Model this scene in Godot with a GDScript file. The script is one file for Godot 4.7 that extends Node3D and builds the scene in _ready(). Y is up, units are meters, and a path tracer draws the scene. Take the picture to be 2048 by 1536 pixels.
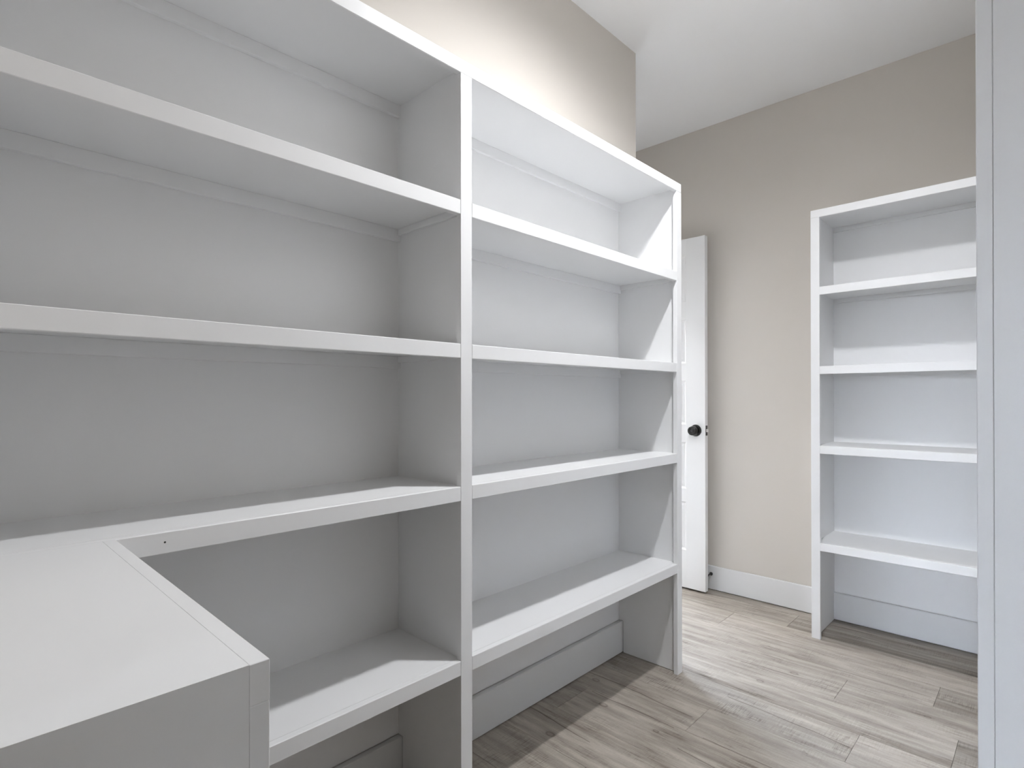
extends Node3D
# A walk-in pantry: painted built-in shelving along the left wall, a counter-height unit by the
# entrance, a second shelving unit against the back wall and a tall unit seen end on beside the camera.
# Axes: x across the pantry, y up, z from the back wall (negative) towards the entrance.

const H_CEIL := 2.7098
const X_LEFT := -1.3800
const Z_BACK := -3.1660
const X_RIGHT := 0.26
const Z_NEAR := 0.0855
const FT := 0.0177      # face frame thickness
const BT := 0.019       # board thickness

var paint: StandardMaterial3D
var trim: StandardMaterial3D
var wall_m: StandardMaterial3D
var ceil_m: StandardMaterial3D
var black_m: StandardMaterial3D
var steel_m: StandardMaterial3D
var rubber_m: StandardMaterial3D
var hole_m: StandardMaterial3D
var sub_m: StandardMaterial3D
var glass_m: StandardMaterial3D


func _ready() -> void:
	# ---------------------------------------------------------------- camera
	var cam := Camera3D.new()
	cam.name = "camera"
	add_child(cam)
	var yaw := deg_to_rad(43.9333)
	var pitch := deg_to_rad(0.1882)
	var roll := deg_to_rad(-0.0593)
	var fw := Vector3(-sin(yaw), 0, -cos(yaw))
	var rt := Vector3(cos(yaw), 0, -sin(yaw))
	var f2 := fw * cos(pitch) + Vector3.UP * sin(pitch)
	var u2 := Vector3.UP * cos(pitch) - fw * sin(pitch)
	var r3 := rt * cos(roll) + u2 * sin(roll)
	var u3 := u2 * cos(roll) - rt * sin(roll)
	cam.transform = Transform3D(Basis(r3, u3, -f2), Vector3(0, 1.1222, 0))
	cam.projection = Camera3D.PROJECTION_FRUSTUM
	cam.keep_aspect = Camera3D.KEEP_HEIGHT
	cam.near = 0.05
	cam.far = 60.0
	cam.size = 1536.0 / 1119.98 * cam.near
	cam.frustum_offset = Vector2(0, 22.27 / 1119.98 * cam.near)
	cam.current = true

	# ---------------------------------------------------------------- sky, exposure
	var sky_m := ProceduralSkyMaterial.new()
	sky_m.sky_top_color = Color(0.78, 0.85, 0.955)
	sky_m.sky_horizon_color = Color(0.92, 0.95, 1.0)
	sky_m.ground_bottom_color = Color(0.42, 0.43, 0.40)
	sky_m.ground_horizon_color = Color(0.6, 0.62, 0.62)
	sky_m.sky_energy_multiplier = 4.6
	sky_m.ground_energy_multiplier = 2.4
	sky_m.sun_angle_max = 0.0
	var sky := Sky.new()
	sky.sky_material = sky_m
	var env := Environment.new()
	env.background_mode = Environment.BG_SKY
	env.sky = sky
	env.ambient_light_source = Environment.AMBIENT_SOURCE_SKY
	env.tonemap_mode = Environment.TONE_MAPPER_LINEAR
	env.tonemap_exposure = 1.86
	env.sdfgi_enabled = true
	env.ssao_enabled = true
	env.ssil_enabled = true
	var we := WorldEnvironment.new()
	we.name = "world_environment"
	we.environment = env
	add_child(we)

	materials()

	# ---------------------------------------------------------------- lamps
	ceiling_light(Vector3(-0.54, H_CEIL, -1.44), 0.075, 1.42, Color(0.985, 0.99, 1.0),
		"round white ceiling light in the middle of the pantry ceiling")
	ceiling_light(Vector3(0.3, H_CEIL, 1.7), 0.09, 0.2, Color(0.94, 0.97, 1.0),
		"unseen round white ceiling light in the room outside the pantry entrance, lighting inward")  # out of view; lights surfaces that face the entrance
	ceiling_light(Vector3(-3.2, H_CEIL, -2.7), 0.09, 3.2, Color(0.985, 0.99, 1.0),
		"unseen round white ceiling light in the hall behind the open door, lighting the passage")  # out of view; brightens the passage, far walls and ceiling

	# ---------------------------------------------------------------- setting, then things
	room()
	floor_planks()
	left_bookcase()
	counter_unit()
	back_bookcase()
	tall_unit()
	door()
	door_stop()


# ==================================================================== materials
func mat(c: Color, rough: float, spec := 0.5) -> StandardMaterial3D:
	var m := StandardMaterial3D.new()
	m.albedo_color = c
	m.roughness = rough
	m.metallic_specular = spec
	return m


func noise_tex(freq: float, seed_: int, size := 256) -> NoiseTexture2D:
	var n := FastNoiseLite.new()
	n.noise_type = FastNoiseLite.TYPE_SIMPLEX_SMOOTH
	n.frequency = freq
	n.seed = seed_
	n.fractal_octaves = 3
	var t := NoiseTexture2D.new()
	t.noise = n
	t.width = size
	t.height = size
	t.seamless = true
	return t


func relief(m: StandardMaterial3D, freq: float, seed_: int, per_metre: float, cm: float) -> void:
	m.uv1_triplanar = true
	m.uv1_world_triplanar = true
	m.uv1_scale = Vector3.ONE * per_metre
	m.heightmap_enabled = true
	m.heightmap_texture = noise_tex(freq, seed_)
	m.heightmap_scale = cm


func materials() -> void:
	paint = mat(Color(0.943, 0.944, 0.945), 0.42)
	relief(paint, 0.06, 11, 5.0, 0.002)
	trim = mat(Color(0.895, 0.897, 0.897), 0.38)
	relief(trim, 0.05, 12, 5.0, 0.002)
	wall_m = mat(Color(0.835, 0.812, 0.782), 0.75, 0.35)
	relief(wall_m, 0.09, 13, 6.0, 0.006)
	ceil_m = mat(Color(0.955, 0.955, 0.955), 0.9, 0.3)
	relief(ceil_m, 0.09, 14, 6.0, 0.005)
	black_m = mat(Color(0.10, 0.10, 0.10), 0.28, 0.5)
	black_m.albedo_color = Color(0.055, 0.055, 0.056)
	steel_m = mat(Color(0.88, 0.87, 0.85), 0.35)
	steel_m.metallic = 0.15
	rubber_m = mat(Color(0.05, 0.05, 0.05), 0.8)
	hole_m = mat(Color(0.16, 0.15, 0.14), 0.9)
	sub_m = mat(Color(0.22, 0.20, 0.18), 0.9)
	glass_m = mat(Color(1, 1, 1, 0.05), 0.0)
	glass_m.transparency = BaseMaterial3D.TRANSPARENCY_ALPHA


# ==================================================================== mesh helpers
func new_st() -> SurfaceTool:
	var st := SurfaceTool.new()
	st.begin(Mesh.PRIMITIVE_TRIANGLES)
	return st


func tri(st: SurfaceTool, a: Vector3, b: Vector3, c: Vector3, out: Vector3) -> void:
	var n := (c - a).cross(b - a)
	if n.dot(out) < 0.0:
		var t := b
		b = c
		c = t
		n = -n
	n = n.normalized()
	for p: Vector3 in [a, b, c]:
		st.set_normal(n)
		st.set_uv(Vector2(p.x + p.z, p.y))
		st.add_vertex(p)


func quad(st: SurfaceTool, a: Vector3, b: Vector3, c: Vector3, d: Vector3, out: Vector3) -> void:
	tri(st, a, b, c, out)
	tri(st, a, c, d, out)


# a box from lo to hi whose twelve edges are chamfered by r
func box(st: SurfaceTool, lo: Vector3, hi: Vector3, r := 0.0) -> void:
	var mid := (lo + hi) * 0.5
	var h := (hi - lo) * 0.5
	if r <= 0.0:
		for ax in 3:
			for s in [-1.0, 1.0]:
				var n := Vector3.ZERO
				n[ax] = s
				var b := (ax + 1) % 3
				var c := (ax + 2) % 3
				var q: Array[Vector3] = []
				for k: Array in [[-1, -1], [1, -1], [1, 1], [-1, 1]]:
					var p := Vector3.ZERO
					p[ax] = s * h[ax]
					p[b] = k[0] * h[b]
					p[c] = k[1] * h[c]
					q.append(mid + p)
				quad(st, q[0], q[1], q[2], q[3], n)
		return
	var pt := func(ax: int, s: Vector3) -> Vector3:
		var p := Vector3(s.x * (h.x - r), s.y * (h.y - r), s.z * (h.z - r))
		p[ax] = s[ax] * h[ax]
		return mid + p
	for ax in 3:
		var b := (ax + 1) % 3
		var c := (ax + 2) % 3
		for s in [-1.0, 1.0]:
			var q: Array[Vector3] = []
			for k: Array in [[-1, -1], [1, -1], [1, 1], [-1, 1]]:
				var v := Vector3.ZERO
				v[ax] = s
				v[b] = k[0]
				v[c] = k[1]
				q.append(pt.call(ax, v))
			var n := Vector3.ZERO
			n[ax] = s
			quad(st, q[0], q[1], q[2], q[3], n)
		for sb in [-1.0, 1.0]:
			for sc in [-1.0, 1.0]:
				var v1 := Vector3.ZERO
				v1[b] = sb
				v1[c] = sc
				var v2 := v1
				v1[ax] = -1.0
				v2[ax] = 1.0
				var o := Vector3.ZERO
				o[b] = sb
				o[c] = sc
				quad(st, pt.call(b, v1), pt.call(b, v2), pt.call(c, v2), pt.call(c, v1), o)
	for sx in [-1.0, 1.0]:
		for sy in [-1.0, 1.0]:
			for sz in [-1.0, 1.0]:
				var v := Vector3(sx, sy, sz)
				tri(st, pt.call(0, v), pt.call(1, v), pt.call(2, v), v)


# a turned shape about +z: profile of (radius, z)
func lathe(st: SurfaceTool, profile: Array, at := Vector3.ZERO, seg := 40) -> void:
	for i in profile.size() - 1:
		var a: Vector2 = profile[i]
		var b: Vector2 = profile[i + 1]
		var t := (b - a).normalized()
		var n2 := Vector2(t.y, -t.x)
		for k in seg:
			var u0 := TAU * k / seg
			var u1 := TAU * (k + 1) / seg
			var P := func(p: Vector2, u: float) -> Vector3: return at + Vector3(cos(u) * p.x, sin(u) * p.x, p.y)
			var N := func(u: float) -> Vector3: return Vector3(cos(u) * n2.x, sin(u) * n2.x, n2.y)
			var q: Array = [[P.call(a, u0), N.call(u0)], [P.call(b, u0), N.call(u0)], [P.call(b, u1), N.call(u1)], [P.call(a, u1), N.call(u1)]]
			var n_mid: Vector3 = N.call((u0 + u1) * 0.5)
			for f: Array in [[0, 1, 2], [0, 2, 3]]:
				var p0: Vector3 = q[f[0]][0]
				var p1: Vector3 = q[f[1]][0]
				var p2: Vector3 = q[f[2]][0]
				var cr := (p2 - p0).cross(p1 - p0)
				if cr.length() < 1e-12:
					continue
				var order: Array = [f[0], f[1], f[2]] if cr.dot(n_mid) > 0 else [f[0], f[2], f[1]]
				for j: int in order:
					st.set_normal(q[j][1])
					st.set_uv(Vector2(u0, 0))
					st.add_vertex(q[j][0])


func obj(called: String, st: SurfaceTool, m: Material, parent: Node = self) -> MeshInstance3D:
	var o := MeshInstance3D.new()
	o.name = called
	o.mesh = st.commit()
	o.material_override = m
	o.cast_shadow = GeometryInstance3D.SHADOW_CASTING_SETTING_ON
	parent.add_child(o, true)
	return o


func box_obj(called: String, lo: Vector3, hi: Vector3, m: Material, parent: Node = self, r := 0.0) -> MeshInstance3D:
	var st := new_st()
	box(st, lo, hi, r)
	return obj(called, st, m, parent)


func struct(o: Node3D) -> Node3D:
	o.set_meta("kind", "structure")
	return o


func thing(called: String, label: String, category: String, at := Vector3.ZERO, turn := 0.0, group := "") -> Node3D:
	var o := Node3D.new()
	o.name = called
	add_child(o, true)
	o.position = at
	o.rotation.y = turn
	o.set_meta("label", label)
	o.set_meta("category", category)
	if group != "":
		o.set_meta("group", group)
	return o


# ==================================================================== lamps
func ceiling_light(at: Vector3, r: float, energy: float, tint: Color, label: String) -> void:
	var t := thing("ceiling_light", label, "ceiling light", at, 0.0, "round ceiling lights")
	var st := new_st()
	# trim ring, turned about the vertical: the mesh is built about z and laid over
	lathe(st, [Vector2(r + 0.022, 0.0), Vector2(r + 0.020, 0.006), Vector2(r + 0.006, 0.010), Vector2(r, 0.008), Vector2(r, 0.0)])
	var ring := obj("trim_ring", st, trim, t)
	ring.rotation.x = PI / 2
	var sd := new_st()
	lathe(sd, [Vector2(r - 0.0005, 0.001), Vector2(r - 0.0005, 0.0055), Vector2(0.0, 0.0062)])
	var glow := mat(Color(1, 1, 1), 0.6)
	glow.emission_enabled = true
	glow.emission = tint
	glow.emission_energy_multiplier = 4.0
	var dif := obj("diffuser", sd, glow, t)
	dif.rotation.x = PI / 2
	var l := SpotLight3D.new()
	l.name = "lamp_light"
	l.spot_angle = 85.0
	l.spot_angle_attenuation = 1.0
	l.spot_range = 14.0
	l.spot_attenuation = 2.0
	l.light_size = r * 0.55
	l.light_energy = energy
	l.light_color = tint
	l.shadow_enabled = true
	t.add_child(l)
	l.position = Vector3(0, -0.013 - r * 0.55, 0)
	l.rotation.x = -PI / 2


# ==================================================================== room shell
func wall(called: String, boxes: Array, m: Material) -> Node3D:
	var st := new_st()
	for b: Array in boxes:
		box(st, b[0], b[1])
	return struct(obj(called, st, m))


func room() -> void:
	var T := 0.11
	var zt := -2.2590           # outside corner where the shelving wall ends
	var xh := -2.2              # wall with the doorway, at the end of the short passage
	var xk0 := -1.6
	var xk1 := 2.4
	var zk := 8.0
	var HC := H_CEIL
	wall("wall_left", [[Vector3(X_LEFT - T, 0, zt + T), Vector3(X_LEFT, HC, Z_NEAR)]], wall_m)
	wall("wall_passage", [[Vector3(xh, 0, zt), Vector3(X_LEFT, HC, zt + T)]], wall_m)
	wall("wall_back", [[Vector3(xh - T, 0, Z_BACK - T), Vector3(X_RIGHT + T, HC, Z_BACK)]], wall_m)
	wall("wall_right", [[Vector3(X_RIGHT, 0, Z_BACK), Vector3(X_RIGHT + T, HC, Z_NEAR)]], wall_m)
	var zd0 := -3.092
	var zd1 := -2.318
	wall("wall_hall", [
		[Vector3(xh - T, 0, Z_BACK), Vector3(xh, HC, zd0)],
		[Vector3(xh - T, 0, zd1), Vector3(xh, HC, zt + T)],
		[Vector3(xh - T, 2.06, zd0), Vector3(xh, HC, zd1)]], wall_m)
	# the wall with the pantry entrance, in which the camera stands
	wall("wall_front", [
		[Vector3(xk0 - T, 0, Z_NEAR), Vector3(-0.47, HC, Z_NEAR + T)],
		[Vector3(-0.47, 2.06, Z_NEAR), Vector3(X_RIGHT, HC, Z_NEAR + T)],
		[Vector3(X_RIGHT, 0, Z_NEAR), Vector3(xk1 + T, HC, Z_NEAR + T)]], wall_m)
	# unseen room outside the entrance; depth and window placed to cast cool light inside
	wall("wall_outer_left", [[Vector3(xk0 - T, 0, Z_NEAR + T), Vector3(xk0, HC, zk)]], wall_m)
	wall("wall_outer_right", [[Vector3(xk1, 0, Z_NEAR + T), Vector3(xk1 + T, HC, zk)]], wall_m)
	var wx0 := -0.5
	var wx1 := 0.85
	var wy0 := 0.12
	var wy1 := 2.25
	wall("wall_outer_front", [
		[Vector3(xk0 - T, 0, zk), Vector3(wx0, HC, zk + T)],
		[Vector3(wx1, 0, zk), Vector3(xk1 + T, HC, zk + T)],
		[Vector3(wx0, 0, zk), Vector3(wx1, wy0, zk + T)],
		[Vector3(wx0, wy1, zk), Vector3(wx1, HC, zk + T)]], wall_m)
	var win := Node3D.new()
	win.name = "unseen_window_1"  # out of view; sends cool daylight through the entrance
	add_child(win)
	struct(win)
	var wf := new_st()
	box(wf, Vector3(wx0, wy0, zk + 0.03), Vector3(wx0 + 0.05, wy1, zk + 0.08), 0.002)
	box(wf, Vector3(wx1 - 0.05, wy0, zk + 0.03), Vector3(wx1, wy1, zk + 0.08), 0.002)
	box(wf, Vector3(wx0 + 0.05, wy0, zk + 0.03), Vector3(wx1 - 0.05, wy0 + 0.05, zk + 0.08), 0.002)
	box(wf, Vector3(wx0 + 0.05, wy1 - 0.05, zk + 0.03), Vector3(wx1 - 0.05, wy1, zk + 0.08), 0.002)
	obj("window_frame", wf, trim, win)
	box_obj("pane", Vector3(wx0 + 0.05, wy0 + 0.05, zk + 0.052), Vector3(wx1 - 0.05, wy1 - 0.05, zk + 0.056), glass_m, win)
	# unseen hall behind the open door; depth and window shaped to light the pantry
	var hz0 := -5.0
	var hz1 := -3.25
	wall("wall_hall_end", [
		[Vector3(-4.4 - T, 0, -5.2), Vector3(-4.4, 0.25, -1.5)],
		[Vector3(-4.4 - T, 2.35, -5.2), Vector3(-4.4, HC, -1.5)],
		[Vector3(-4.4 - T, 0.25, -5.2), Vector3(-4.4, 2.35, hz0)],
		[Vector3(-4.4 - T, 0.25, hz1), Vector3(-4.4, 2.35, -1.5)]], wall_m)
	var wn2 := Node3D.new()
	wn2.name = "unseen_window_2"  # out of view; set so its light slants in past the open door
	add_child(wn2)
	struct(wn2)
	var wf2 := new_st()
	box(wf2, Vector3(-4.48, 0.25, hz0), Vector3(-4.43, 2.35, hz0 + 0.04), 0.002)
	box(wf2, Vector3(-4.48, 0.25, hz1 - 0.04), Vector3(-4.43, 2.35, hz1), 0.002)
	box(wf2, Vector3(-4.48, 0.25, hz0 + 0.04), Vector3(-4.43, 0.29, hz1 - 0.04), 0.002)
	box(wf2, Vector3(-4.48, 2.31, hz0 + 0.04), Vector3(-4.43, 2.35, hz1 - 0.04), 0.002)
	obj("window_frame", wf2, trim, wn2)
	box_obj("pane", Vector3(-4.457, 0.29, hz0 + 0.04), Vector3(-4.453, 2.31, hz1 - 0.04), glass_m, wn2)
	wall("wall_hall_side", [[Vector3(-4.4, 0, -5.2 - T), Vector3(xh - T, HC, -5.2)],
		[Vector3(xh - T, 0, -5.2 - T), Vector3(xh, HC, Z_BACK - T)]], wall_m)
	wall("wall_hall_front", [[Vector3(-4.4, 0, -1.5), Vector3(xh - T, HC, -1.5 + T)],
		[Vector3(xh - T, 0, zt + T), Vector3(xh, HC, -1.5 + T)]], wall_m)
	# ceiling in one slab over everything
	struct(box_obj("ceiling", Vector3(-4.6, HC, -5.4), Vector3(xk1 + T, HC + 0.12, zk + T), ceil_m))
	# baseboards: flat boards with an eased top edge
	var bb := new_st()
	box(bb, Vector3(X_LEFT, 0.003, zt), Vector3(-1.3590, 0.1379, Z_NEAR - 0.004), 0.002)
	struct(obj("baseboard_left", bb, trim))
	var b2 := new_st()
	box(b2, Vector3(xh, 0.003, Z_BACK), Vector3(X_RIGHT, 0.1395, -3.1522), 0.003)
	struct(obj("baseboard_back", b2, trim))
	var b3 := new_st()
	box(b3, Vector3(X_RIGHT - 0.014, 0.003, -2.75), Vector3(X_RIGHT, 0.1395, Z_NEAR), 0.003)
	struct(obj("baseboard_right", b3, trim))
	# jamb and casing of the doorway at the end of the passage
	var jt := new_st()
	box(jt, Vector3(xh - T - 0.004, 0, zd0), Vector3(xh + 0.004, 2.06, zd0 + 0.018), 0.001)
	box(jt, Vector3(xh - T - 0.004, 0, zd1 - 0.018), Vector3(xh + 0.004, 2.06, zd1), 0.001)
	box(jt, Vector3(xh - T - 0.004, 2.042, zd0 + 0.018), Vector3(xh + 0.004, 2.06, zd1 - 0.018), 0.001)
	struct(obj("trim_1", jt, trim))


# ==================================================================== floor
func gray_noise(seed_: int, freq: float, w: int, h: int, sw: int, sh: int, oct := 3) -> PackedByteArray:
	var n := FastNoiseLite.new()
	n.noise_type = FastNoiseLite.TYPE_SIMPLEX_SMOOTH
	n.frequency = freq
	n.seed = seed_
	n.fractal_octaves = oct
	var im := n.get_image(maxi(4, w / sw), maxi(4, h / sh), false, false, true)
	im.convert(Image.FORMAT_L8)
	im.resize(w, h, Image.INTERPOLATE_CUBIC)
	return im.get_data()


# The print of one vinyl plank: grey weathered oak with long streaks, saw marks, cracks and knots.
# opt: tone, streak, saw, dark (list of [v, half width, strength, u0, u1]), cracks [[u0, v0, u1, v1, width]], knots [[u, v, size]]
func plank_print(seed_: int, opt: Dictionary) -> ImageTexture:
	var w := 1024
	var h := 160
	var a := gray_noise(seed_, 0.030, w, h, 10, 1, 3)
	var b := gray_noise(seed_ + 1, 0.11, w, h, 14, 1, 3)
	var c := gray_noise(seed_ + 2, 0.33, w, h, 12, 1, 2)
	var d := gray_noise(seed_ + 3, 0.21, w, h, 1, 14, 2)
	var e := gray_noise(seed_ + 4, 0.012, w, h, 2, 1, 3)
	var f := gray_noise(seed_ + 5, 0.45, w, h, 3, 1, 2)
	var r1 := gray_noise(seed_ + 6, 0.055, w, h, 18, 1, 2)
	var tone: float = opt.get("tone", 1.0)
	var saw: float = opt.get("saw", 0.35)
	var streak: float = opt.get("streak", 0.5)
	var dark: Array = opt.get("dark", [])
	var knots: Array = opt.get("knots", [])
	var cracks: Array = opt.get("cracks", [])
	var light := Color(0.735, 0.706, 0.665)
	var deep := Color(0.400, 0.365, 0.330)
	var val := PackedFloat32Array()
	val.resize(w * h)
	var i := 0
	for y in h:
		var v := float(y) / h
		for x in w:
			var s := (a[i] - 128) / 128.0
			var g := (b[i] - 128) / 128.0
			var fine := (c[i] - 128) / 128.0
			var cross := (d[i] - 128) / 128.0
			var m := clampf((e[i] - 118) / 70.0, 0.0, 1.0)
			var p := (f[i] - 128) / 128.0
			var line := clampf(1.0 - absf(r1[i] - 124) / 7.0, 0.0, 1.0)
			var k := 0.26 - 0.34 * streak * s + 0.26 * maxf(0.0, g) * (0.25 + 1.1 * m) - 0.07 * minf(0.0, g) + 0.085 * fine + 0.075 * p
			k += line * (0.05 + 0.30 * m) * (0.4 + 0.6 * c[i] / 255.0)
			k += saw * (0.25 + m) * (0.30 * maxf(0.0, cross) - 0.12 * maxf(0.0, -cross))
			val[i] = k
			i += 1
	for q: Array in dark:
		for y in range(maxi(0, int((q[0] - 2.2 * q[1]) * h)), mini(h, int((q[0] + 2.2 * q[1]) * h) + 1)):
			var dv: float = (float(y) / h - q[0]) / q[1]
			for x in range(int(clampf(q[3], 0, 1) * (w - 1)), int(clampf(q[4], 0, 1) * (w - 1)) + 1):
				var uu: float = (float(x) / w - q[3]) / maxf(0.001, q[4] - q[3])
				var fade := clampf(minf(uu, 1.0 - uu) * 6.0, 0.0, 1.0) if q.size() < 6 else 1.0
				var n2 := (b[y * w + x] - 128) / 128.0
				val[y * w + x] += q[2] * exp(-dv * dv) * fade * (0.8 + 0.5 * n2)
	for q: Array in knots:
		var r: float = q[2]
		var cx: float = q[0] * w
		var cy: float = q[1] * h
		for y in range(maxi(0, int(cy - r * 3)), mini(h, int(cy + r * 3))):
			for x in range(maxi(0, int(cx - r * 5)), mini(w, int(cx + r * 5))):
				var dx := (x - cx) / (1.6 * r)
				var dy := (y - cy) / r
				var rr := sqrt(dx * dx + dy * dy)
				if rr < 3.0:
					var n3 := (c[y * w + x] - 128) / 128.0
					val[y * w + x] += 0.30 * exp(-pow((rr - 0.75) * 4.0, 2)) + 0.13 * exp(-rr * rr * 0.5) + 0.06 * sin(rr * 9.0) * exp(-rr) + 0.05 * n3 * exp(-rr)
	for q: Array in cracks:
		var x0 := int(clampf(q[0], 0, 1) * (w - 1))
		var x1 := int(clampf(q[2], 0, 1) * (w - 1))
		for x in range(x0, x1 + 1):
			var t := float(x - x0) / maxf(1, x1 - x0)
			var wob := (a[clampi(int(q[1] * h), 0, h - 1) * w + x] - 128) / 128.0 * 5.0 + (b[x] - 128) / 128.0 * 1.6
			var yc: float = lerpf(q[1], q[3], t) * h + wob
			var wid: float = q[4] * (0.55 + 0.45 * sin(PI * clampf(t, 0.05, 0.95))) * (0.75 + 0.5 * c[3 * w + x] / 255.0)
			for y in range(maxi(0, int(yc - wid - 2)), mini(h, int(yc + wid + 3))):
				var dd := absf(y - yc)
				val[y * w + x] += 0.62 * clampf(1.0 - (dd - wid * 0.5) / 1.0, 0.0, 1.0) + 0.07 * exp(-dd * dd / 14.0)
	var bytes := PackedByteArray()
	bytes.resize(w * h * 3)
	for j in w * h:
		var k := clampf(val[j], 0.0, 1.25)
		bytes[j * 3] = int(clampf(lerpf(light.r, deep.r, k) * tone, 0.04, 1.0) * 255.0)
		bytes[j * 3 + 1] = int(clampf(lerpf(light.g, deep.g, k) * tone, 0.04, 1.0) * 255.0)
		bytes[j * 3 + 2] = int(clampf(lerpf(light.b, deep.b, k) * tone, 0.04, 1.0) * 255.0)
	var im := Image.create_from_data(w, h, false, Image.FORMAT_RGB8, bytes)
	im.generate_mipmaps()
	return ImageTexture.create_from_image(im)


func plank_mat(seed_: int, opt: Dictionary) -> StandardMaterial3D:
	var m := mat(Color.WHITE, 0.52, 0.4)
	m.albedo_texture = plank_print(seed_, opt)
	m.texture_repeat = true
	m.texture_filter = BaseMaterial3D.TEXTURE_FILTER_LINEAR_WITH_MIPMAPS_ANISOTROPIC
	return m


# a plank lying from (xa, za) to (xb, zb), its print starting at x = px
func plank_mesh(xa: float, xb: float, za: float, zb: float, px: float, flip: bool) -> ArrayMesh:
	var st := new_st()
	var g := 0.0004
	var c := 0.0007
	var y0 := -0.006
	var lo := Vector3(xa + g, y0, za + g)
	var hi := Vector3(xb - g, 0.0, zb - g)
	var uv := func(p: Vector3) -> Vector2:
		var u := (p.x - px) / 1.22
		var v := (p.z - za) / (zb - za)
		return Vector2(u, 1.0 - v) if flip else Vector2(u, v)
	var top: Array[Vector3] = [Vector3(lo.x + c, 0, lo.z + c), Vector3(hi.x - c, 0, lo.z + c), Vector3(hi.x - c, 0, hi.z - c), Vector3(lo.x + c, 0, hi.z - c)]
	var rim: Array[Vector3] = [Vector3(lo.x, -c, lo.z), Vector3(hi.x, -c, lo.z), Vector3(hi.x, -c, hi.z), Vector3(lo.x, -c, hi.z)]
	var bot: Array[Vector3] = [Vector3(lo.x, y0, lo.z), Vector3(hi.x, y0, lo.z), Vector3(hi.x, y0, hi.z), Vector3(lo.x, y0, hi.z)]
	var face := func(q: Array, out: Vector3) -> void:
		for f: Array in [[0, 1, 2], [0, 2, 3]]:
			var p0: Vector3 = q[f[0]]
			var p1: Vector3 = q[f[1]]
			var p2: Vector3 = q[f[2]]
			var n := (p2 - p0).cross(p1 - p0)
			if n.dot(out) < 0:
				var t := p1
				p1 = p2
				p2 = t
				n = -n
			for p: Vector3 in [p0, p1, p2]:
				st.set_normal(n.normalized())
				st.set_uv(uv.call(p))
				st.add_vertex(p)
	face.call(top, Vector3.UP)
	var outs: Array[Vector3] = [Vector3(0, 0, -1), Vector3(1, 0, 0), Vector3(0, 0, 1), Vector3(-1, 0, 0)]
	for k in 4:
		var k2 := (k + 1) % 4
		face.call([top[k], top[k2], rim[k2], rim[k]], outs[k] + Vector3.UP)
		face.call([rim[k], rim[k2], bot[k2], bot[k]], outs[k])
	return st.commit()


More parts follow.
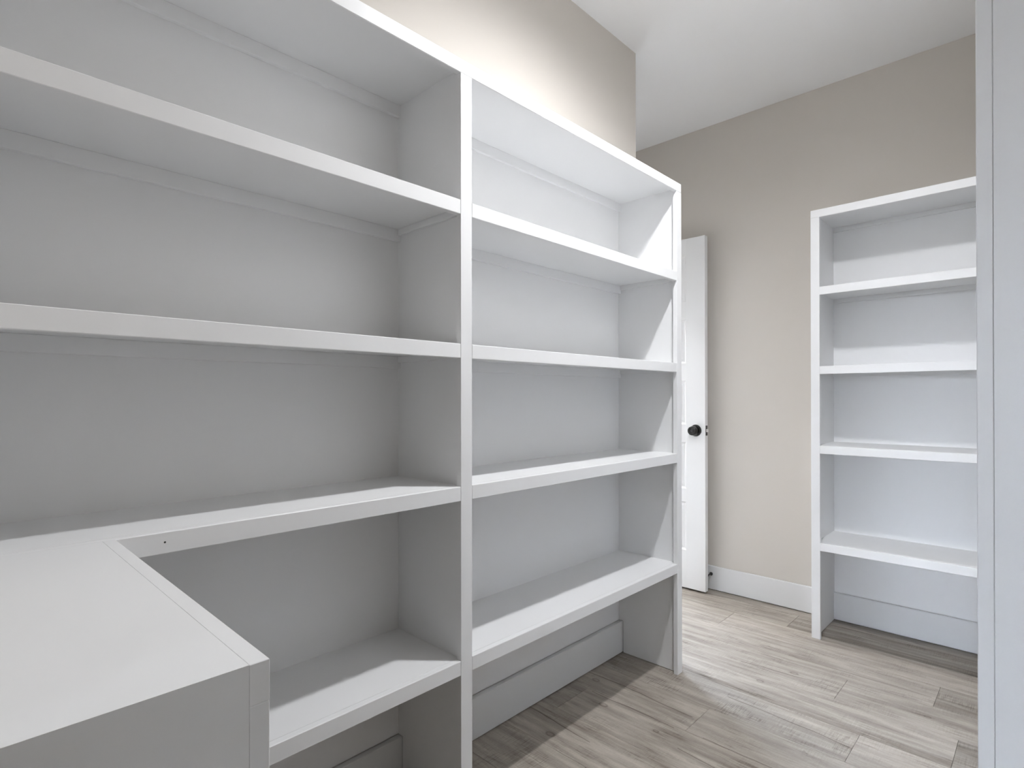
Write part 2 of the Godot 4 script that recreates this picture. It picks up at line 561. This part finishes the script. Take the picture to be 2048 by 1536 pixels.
func floor_planks() -> void:
	var fl := Node3D.new()
	fl.name = "floor"
	add_child(fl)
	struct(fl)
	box_obj("subfloor", Vector3(-4.6, -0.12, -5.4), Vector3(2.6, -0.0065, 8.2), sub_m, fl)
	# rows run along x; each row: z index, x of one joint, prints left and right of it
	var joints := {16: -1.45, 15: -0.935, 14: -1.19, 13: -0.312, 12: -0.585, 11: -0.222, 10: -0.461, 9: -0.890, 8: -0.07, 7: -0.62, 6: -1.02, 5: -0.3, 4: -0.77, 3: -1.2, 2: -0.45, 1: -0.9, 0: -0.2, -1: -0.66}
	var special := {
		# row index: {side: print options}; side 0 lies left of the joint, side 1 right of it
		15: {0: {"tone": 0.95, "streak": 0.7, "dark": [[0.35, 0.3, 0.16, 0.55, 1.0]], "saw": 0.5}, 1: {"tone": 0.90, "streak": 0.8, "saw": 0.6, "dark": [[0.88, 0.16, 0.34, 0.0, 1.0, 1], [0.1, 0.12, 0.2, 0.0, 0.5]], "cracks": [[0.17, 0.44, 0.30, 0.46, 0.9]]}},
		14: {0: {"tone": 1.02, "streak": 0.5, "cracks": [[0.55, 0.42, 0.8, 0.4, 0.7]]}, 1: {"tone": 1.03, "streak": 0.5, "saw": 0.3, "dark": [[0.38, 0.1, 0.2, 0.12, 0.5], [0.2, 0.08, 0.1, 0.3, 0.9]]}},
		13: {0: {"tone": 1.02, "streak": 0.6, "saw": 0.35, "dark": [[0.62, 0.10, 0.2, 0.1, 0.75], [0.9, 0.1, 0.14, 0.2, 0.8]], "cracks": [[0.58, 0.66, 0.99, 0.60, 0.8]]}, 1: {"tone": 0.97, "saw": 1.1, "streak": 0.6, "dark": [[0.75, 0.3, 0.26, 0.0, 0.2, 1]]}},
		12: {0: {"tone": 1.0, "streak": 0.6, "saw": 0.6, "dark": [[0.28, 0.1, 0.2, 0.2, 0.7]], "knots": [[0.86, 0.46, 9.0]], "cracks": [[0.70, 0.70, 0.995, 0.52, 1.2], [0.28, 0.62, 0.5, 0.66, 1.0]]}, 1: {"tone": 1.0, "streak": 0.6, "saw": 0.3, "dark": [[0.45, 0.12, 0.16, 0.02, 0.5]], "knots": [[0.22, 0.5, 6.0]]}},
		11: {0: {"tone": 1.0, "streak": 0.75, "saw": 0.35, "dark": [[0.90, 0.12, 0.40, 0.25, 1.0, 1], [0.45, 0.06, 0.18, 0.6, 1.0]], "knots": [[0.50, 0.30, 8.0]]}, 1: {"tone": 0.92, "streak": 0.8, "saw": 0.7, "dark": [[0.3, 0.4, 0.24, 0.0, 0.4, 1]], "knots": [[0.06, 0.5, 8.0]]}},
		10: {0: {"tone": 1.02, "streak": 0.6, "saw": 1.0, "dark": [[0.5, 0.4, 0.26, 0.02, 0.4], [0.9, 0.1, 0.16, 0.5, 1.0, 1]], "cracks": [[0.66, 0.34, 0.995, 0.5, 1.3]]}, 1: {"tone": 1.04, "streak": 0.4, "saw": 0.3}},
		9: {0: {"tone": 1.05, "streak": 0.6, "saw": 0.4, "dark": [[0.6, 0.16, 0.2, 0.75, 1.0], [0.3, 0.1, 0.18, 0.5, 0.95]], "cracks": [[0.60, 0.42, 0.985, 0.5, 1.2]], "knots": [[0.66, 0.62, 9.0]]}, 1: {"tone": 1.03, "streak": 0.5, "saw": 0.25, "dark": [[0.25, 0.1, 0.22, 0.02, 0.25]], "cracks": [[0.05, 0.95, 0.26, 0.97, 1.2]], "knots": [[0.45, 0.55, 5.0]]}},
		8: {0: {"tone": 1.06, "streak": 0.7, "saw": 0.3, "dark": [[0.3, 0.2, 0.24, 0.2, 0.75]], "cracks": [[0.02, 0.02, 0.30, 0.06, 1.4], [0.35, 0.55, 0.6, 0.62, 1.2]], "knots": [[0.09, 0.30, 10.0], [0.27, 0.36, 6.0]]}, 1: {"tone": 1.06}},
		7: {0: {"tone": 1.07, "streak": 0.7, "saw": 0.3, "dark": [[0.2, 0.12, 0.2, 0.3, 0.9]], "cracks": [[0.35, 0.32, 0.62, 0.42, 1.3]], "knots": [[0.30, 0.5, 9.0], [0.52, 0.72, 10.0]]}, 1: {"tone": 1.05}},
	}
	var shared: Array[StandardMaterial3D] = []
	for k in 6:
		shared.append(plank_mat(900 + 17 * k, {"tone": 0.95 + 0.02 * k, "streak": 0.6, "saw": 0.2 + 0.15 * k, "knots": [[0.2 + 0.1 * k, 0.4, 8.0]]}))
	var rng := RandomNumberGenerator.new()
	rng.seed = 5
	for row in range(-1, 17):
		var z1 := -0.05 - 0.19 * row
		var z0 := z1 - 0.19
		if row == -1:
			z1 = 0.19
		z0 = maxf(z0, Z_BACK)
		if z1 - z0 < 0.01:
			continue
		var jx: float = joints[row]
		for side in range(-1, 3):
			# plank `side`: ends at jx + 1.22 * side
			var xb := jx + 1.22 * side
			var xa := xb - 1.22
			var px := xa
			var left := -2.2 if z1 < -2.1 else X_LEFT
			xa = maxf(xa, left)
			xb = minf(xb, X_RIGHT)
			if xb - xa < 0.004:
				continue
			var m: StandardMaterial3D
			if side in [0, 1] and special.has(row):
				m = plank_mat(100 + row * 10 + side, special[row][side])
			else:
				m = shared[rng.randi() % 6]
			var o := MeshInstance3D.new()
			o.name = "plank"
			# keep full-width prints on the row cut by the back wall
			o.mesh = plank_mesh(xa, xb, z0, z1, px, false)
			o.material_override = m
			fl.add_child(o, true)
	# the same floor goes on in the hall and outside the entrance, out of sight
	var hall := 0
	for zone: Array in [[-4.4, -2.2, -5.2, -1.5], [-1.6, 2.4, 0.19, 8.0]]:
		var z: float = zone[2]
		while z < zone[3] - 0.01:
			var zz: float = minf(z + 0.38, zone[3])
			var o := MeshInstance3D.new()
			o.name = "plank"
			o.mesh = plank_mesh(zone[0], zone[1], z, zz, zone[0], hall % 2 == 0)
			o.material_override = shared[hall % 6]
			fl.add_child(o, true)
			hall += 1
			z = zz


# ==================================================================== shelving
# Built along local x from 0 to L, front at local z = 0, back at z = -D.
# panels: [x0, x1] of upright boards; stiles: [x0, x1] on the front; tops: heights of the shelf tops.
func shelving(t: Node3D, L: float, D: float, H: float, tops: Array, panels: Array, stiles: Array, notch: float, cleats: bool, rail_h := 0.0364) -> void:
	var nose := 0.0370
	var bb := 0.1400
	box_obj("back_panel", Vector3(0, bb, -D - 0.003), Vector3(L, H, -D), paint, t)
	for k in panels.size():
		var p: Array = panels[k]
		var st := new_st()
		box(st, Vector3(p[0], bb, -D), Vector3(p[1], H - BT, -FT))
		box(st, Vector3(p[0], 0.003, -D + notch), Vector3(p[1], bb, -FT))
		obj("divider" if k > 0 and k < panels.size() - 1 else "side_panel", st, paint, t)
	for s: Array in stiles:
		box_obj("stile", Vector3(s[0], 0, -FT), Vector3(s[1], H - rail_h, 0), paint, t, 0.0008)
	var top := box_obj("top_board", Vector3(0, H - BT, -D), Vector3(L, H, -FT), paint, t)
	box_obj("top_rail", Vector3(0, H - rail_h, -FT), Vector3(L, H, 0), paint, top, 0.0016)
	for i in panels.size() - 1:
		var xa: float = panels[i][1]
		var xb: float = panels[i + 1][0]
		var na: float = stiles[i][1]
		var nb: float = stiles[i + 1][0]
		for y: float in tops:
			var sh := box_obj("shelf", Vector3(xa, y - BT, -D), Vector3(xb, y, -FT), paint, t)
			box_obj("nosing", Vector3(na + 0.0002, y - nose, -FT), Vector3(nb - 0.0002, y, 0), paint, sh, 0.0012)
			if cleats:
				var c := new_st()
				box(c, Vector3(xa, y - BT - 0.034, -D), Vector3(xb, y - BT, -D + 0.013), 0.0008)
				obj("cleat", c, paint, t)
				for e: Array in [[xa, xa + 0.010], [xb - 0.010, xb]]:
					box_obj("cleat", Vector3(e[0], y - BT - 0.0178, -D + 0.0135), Vector3(e[1], y - BT, -FT - 0.001), paint, t, 0.0008)
		if cleats:
			box_obj("cleat", Vector3(xa, H - BT - 0.034, -D), Vector3(xb, H - BT, -D + 0.013), paint, t, 0.0008)


func left_bookcase() -> void:
	var z0 := 0.080
	var t := thing("bookcase", "long white two-bay built-in bookcase on the left, meeting the counter", "bookcase",
		Vector3(-1.0875, 0, z0), PI / 2)
	shelving(t, 2.2071, 0.2895, 1.9908, [1.6280, 1.2589, 0.8930, 0.4477],
		[[0.0, 0.019], [1.0295, 1.0490], [2.1880, 2.2069]],
		[[0.0, 0.0381], [1.0206, 1.0589], [2.1687, 2.2071]], 0.0221, true)
	# an unfilled nail hole in the nosing beside the counter
	var st := new_st()
	lathe(st, [Vector2(0.0017, 0.0), Vector2(0.0016, 0.0003), Vector2(0.0, 0.0003)], Vector3.ZERO, 12)
	var hole := obj("nail_hole", st, hole_m, t)
	hole.position = Vector3(0.357, 0.8755, 0.0)


func counter_unit() -> void:
	# Counter height unit at right angles to the bookcase: front faces the back wall.
	var H := 0.8930
	var L := 0.5922
	var D := 0.292
	var t := thing("counter_unit", "low white counter unit with broad flat top, at right angles to the long bookcase", "counter",
		Vector3(-0.4950, 0, -0.2070), PI)
	var sp := new_st()
	box(sp, Vector3(0, 0, -D), Vector3(0.019, H - BT, -FT))
	obj("side_panel", sp, paint, t)
	var tb := new_st()
	box(tb, Vector3(0, H - BT, -D), Vector3(L, H, -FT))
	obj("counter_top", tb, paint, t)
	box_obj("top_rail", Vector3(0, H - 0.0364, -FT + 0.0001), Vector3(L, H, 0), paint, t, 0.0006)
	box_obj("stile", Vector3(0, 0, -FT), Vector3(0.0381, H - 0.0364, 0), paint, t, 0.0008)
	box_obj("stile", Vector3(L - 0.0381, 0, -FT), Vector3(L, H - 0.0364, 0), paint, t, 0.0008)
	var y := 0.4477
	var sh := box_obj("shelf", Vector3(0.019, y - BT, -D), Vector3(L, y, -FT), paint, t)
	box_obj("nosing", Vector3(0.0383, y - 0.037, -FT), Vector3(L - 0.0383, y, 0), paint, sh, 0.0012)


func back_bookcase() -> void:
	var x0 := -0.8086
	var L := 1.0680
	var t := thing("bookcase", "white built-in bookcase against the back wall, right of the open door and its baseboard", "bookcase",
		Vector3(x0, 0, -2.8501), 0.0)
	shelving(t, L, 0.3129, 1.9894, [1.6308, 1.2630, 0.8956, 0.4467],
		[[0.0, 0.0175], [L - 0.019, L]],
		[[0.0, 0.0370], [L - 0.037, L]], 0.0110, false)
	# cleats only along the back of this unit
	for y: float in [1.6308, 1.2630, 0.8956, 0.4467, 1.9894]:
		box_obj("cleat", Vector3(0.0175, y - BT - 0.022, -0.3129), Vector3(L - 0.019, y - BT, -0.3029), paint, t, 0.0008)


func tall_unit() -> void:
	# Seen end on beside the camera: front edge of its face frame, a seam, then its side panel.
	# Its unseen front gets closed framed doors, added to bounce light into the bookcase.
	var L := 1.30
	var D := 0.325
	var H := 2.20
	var t := thing("tall_unit", "tall white unit seen end on beside the camera, a thin seam down its side, front unseen", "cabinet",
		Vector3(-0.0738, 0, -0.99 - L), -PI / 2)
	# the side panel towards the camera stands behind the face frame with a hairline gap
	box_obj("side_panel", Vector3(L - 0.019, 0, -D), Vector3(L - 0.0003, H, -FT - 0.0004), paint, t)
	box_obj("side_panel", Vector3(0, 0, -D), Vector3(0.019, H, -FT - 0.0006), paint, t)
	box_obj("top_board", Vector3(0.019, H - BT, -D), Vector3(L - 0.019, H, -FT), paint, t)
	box_obj("back_panel", Vector3(0.019, 0.1, -D), Vector3(L - 0.019, H - BT, -D + 0.006), paint, t)
	box_obj("bottom_board", Vector3(0.019, 0.09, -D + 0.006), Vector3(L - 0.019, 0.109, -FT), paint, t)
	for x: float in [0.0, 0.631, L - 0.0381]:
		box_obj("stile", Vector3(x, 0, -FT), Vector3(x + 0.0381, H, 0), paint, t, 0.0009)
	for x: float in [0.0381, 0.6691]:
		var w := (0.631 - 0.0381) if x < 0.5 else (L - 0.0381 - 0.6691)
		for y: float in [0.0, 1.02, H - 0.09]:
			box_obj("rail", Vector3(x, y, -FT), Vector3(x + w, y + (0.1 if y < 2.0 and y > 0.5 else 0.09), 0), paint, t)
		for r: Array in [[0.092, 1.018], [1.122, H - 0.092]]:
			var x0 := x + 0.002
			var x1 := x + w - 0.002
			var f := 0.065
			var dm := new_st()
			box(dm, Vector3(x0, r[0], -FT), Vector3(x0 + f, r[1], 0.0), 0.001)
			box(dm, Vector3(x1 - f, r[0], -FT), Vector3(x1, r[1], 0.0), 0.001)
			box(dm, Vector3(x0 + f, r[0], -FT), Vector3(x1 - f, r[0] + f, 0.0), 0.001)
			box(dm, Vector3(x0 + f, r[1] - f, -FT), Vector3(x1 - f, r[1], 0.0), 0.001)
			box(dm, Vector3(x0 + f, r[0] + f, -FT + 0.002), Vector3(x1 - f, r[1] - f, -0.007))
			obj("door", dm, paint, t)  # unseen doors, kept closed so the front reflects more light
	t.rotation.z = 0.0032


# ==================================================================== door
func door() -> void:
	var x1 := -1.4177          # free edge
	var W := 0.762
	var d := Node3D.new()
	d.name = "door_1"
	add_child(d)
	struct(d)
	d.position = Vector3(x1 - W, 0.012, -3.0529)
	var T := 0.0333
	var HD := 2.030
	var S := 0.1163
	# openings measured up the leaf
	var rows := [[0.217, 0.575], [0.500, 0.0], [0.0, 0.0]]
	rows = [[0.217, 0.500], [0.575, 0.846], [0.949, 1.205], [1.305, 1.564], [1.664, 1.929]]
	box_obj("door_stile", Vector3(0, 0, -T), Vector3(S, HD, 0), trim, d, 0.0006)
	box_obj("door_stile", Vector3(W - S, 0, -T), Vector3(W, HD, 0), trim, d, 0.0006)
	var prev := 0.0
	for k in 6:
		var nxt: float = rows[k][0] if k < 5 else HD
		box_obj("door_rail", Vector3(S, prev, -T), Vector3(W - S, nxt, 0), trim, d)
		if k < 5:
			prev = rows[k][1]
	for r: Array in rows:
		var st := new_st()
		for side in [0, 1]:
			var steps := [[0.0, 0.0], [0.010, 0.0085], [0.017, 0.0085], [0.034, 0.0035], [0.200, 0.0035]]
			var P := func(inset: float, depth: float) -> Array:
				var z := -depth if side == 0 else -T + depth
				return [Vector3(S + inset, r[0] + inset, z), Vector3(W - S - inset, r[0] + inset, z), Vector3(W - S - inset, r[1] - inset, z), Vector3(S + inset, r[1] - inset, z)]
			var out := Vector3(0, 0, 1) if side == 0 else Vector3(0, 0, -1)
			for k in 3:
				var q: Array = P.call(steps[k][0], steps[k][1])
				var q2: Array = P.call(steps[k + 1][0], steps[k + 1][1])
				for j in 4:
					quad(st, q[j], q[(j + 1) % 4], q2[(j + 1) % 4], q2[j], out)
			var f: Array = P.call(steps[3][0], steps[3][1])
			quad(st, f[0], f[1], f[2], f[3], out)
		obj("door_panel", st, trim, d)
	# knob on the pantry side, and its twin on the other side
	for side in [0, 1]:
		var ks := new_st()
		lathe(ks, [Vector2(0.011, 0.0), Vector2(0.011, 0.022), Vector2(0.020, 0.026), Vector2(0.0265, 0.031), Vector2(0.0275, 0.036), Vector2(0.0265, 0.047),
			Vector2(0.0250, 0.0515), Vector2(0.0225, 0.0535), Vector2(0.0130, 0.0525), Vector2(0.0120, 0.0500), Vector2(0.0090, 0.0500), Vector2(0.0085, 0.0520), Vector2(0.0, 0.0524)])
		var knob := obj("knob", ks, black_m, d)
		var rs := new_st()
		lathe(rs, [Vector2(0.0340, 0.0), Vector2(0.0340, 0.003), Vector2(0.0325, 0.0055), Vector2(0.0270, 0.0070), Vector2(0.0250, 0.0095), Vector2(0.0110, 0.0110)])
		var rose := obj("rosette", rs, black_m, d)
		var at := Vector3(W - 0.0560, 0.9165, 0.0 if side == 0 else -T)
		knob.position = at
		rose.position = at
		if side == 1:
			knob.rotation.y = PI
			rose.rotation.y = PI
	# latch on the free edge
	box_obj("latch_plate", Vector3(W, 0.889, -T * 0.5 - 0.0115), Vector3(W + 0.0010, 0.946, -T * 0.5 + 0.0115), black_m, d, 0.0004)
	var lb := new_st()
	var zc := -T * 0.5
	var w2 := 0.0065
	var h2 := 0.0085
	var yb := 0.9175
	var A := [Vector3(W + 0.001, yb - h2, zc - w2), Vector3(W + 0.001, yb + h2, zc - w2), Vector3(W + 0.001, yb + h2, zc + w2), Vector3(W + 0.001, yb - h2, zc + w2)]
	var B := [Vector3(W + 0.0105, yb - h2, zc - w2 * 0.2), Vector3(W + 0.0105, yb + h2, zc - w2 * 0.2), Vector3(W + 0.0105, yb + h2, zc + w2), Vector3(W + 0.0105, yb - h2, zc + w2)]
	quad(lb, B[0], B[1], B[2], B[3], Vector3(1, 0, 0))
	quad(lb, A[0], A[1], B[1], B[0], Vector3(0, 0, -1))
	quad(lb, A[3], A[2], B[2], B[3], Vector3(0, 0, 1))
	quad(lb, A[1], A[2], B[2], B[1], Vector3(0, 1, 0))
	quad(lb, A[0], A[3], B[3], B[0], Vector3(0, -1, 0))
	obj("latch_bolt", lb, steel_m, d)
	for y in [0.18, 1.0, 1.82]:
		var hs := new_st()
		lathe(hs, [Vector2(0.0, -0.045), Vector2(0.006, -0.045), Vector2(0.006, 0.045), Vector2(0.0, 0.045)], Vector3.ZERO, 16)
		var hg := obj("hinge", hs, black_m, d)
		hg.rotation.x = PI / 2
		hg.position = Vector3(-0.008, y, -T - 0.004)


func door_stop() -> void:
	var t := thing("door_stop", "small black door stop fixed to the baseboard behind the open door", "door stop", Vector3(-1.4288, 0.0932, -3.1522))
	var f := new_st()
	lathe(f, [Vector2(0.0098, 0.0), Vector2(0.0098, 0.003), Vector2(0.0085, 0.006), Vector2(0.0052, 0.008)])
	obj("flange", f, black_m, t)
	var s := new_st()
	lathe(s, [Vector2(0.0042, 0.006), Vector2(0.0042, 0.045), Vector2(0.0042, 0.048)])
	obj("stem", s, black_m, t)
	var r := new_st()
	lathe(r, [Vector2(0.0075, 0.048), Vector2(0.0080, 0.058), Vector2(0.0060, 0.064), Vector2(0.0, 0.0655)])
	obj("rubber_tip", r, rubber_m, t)
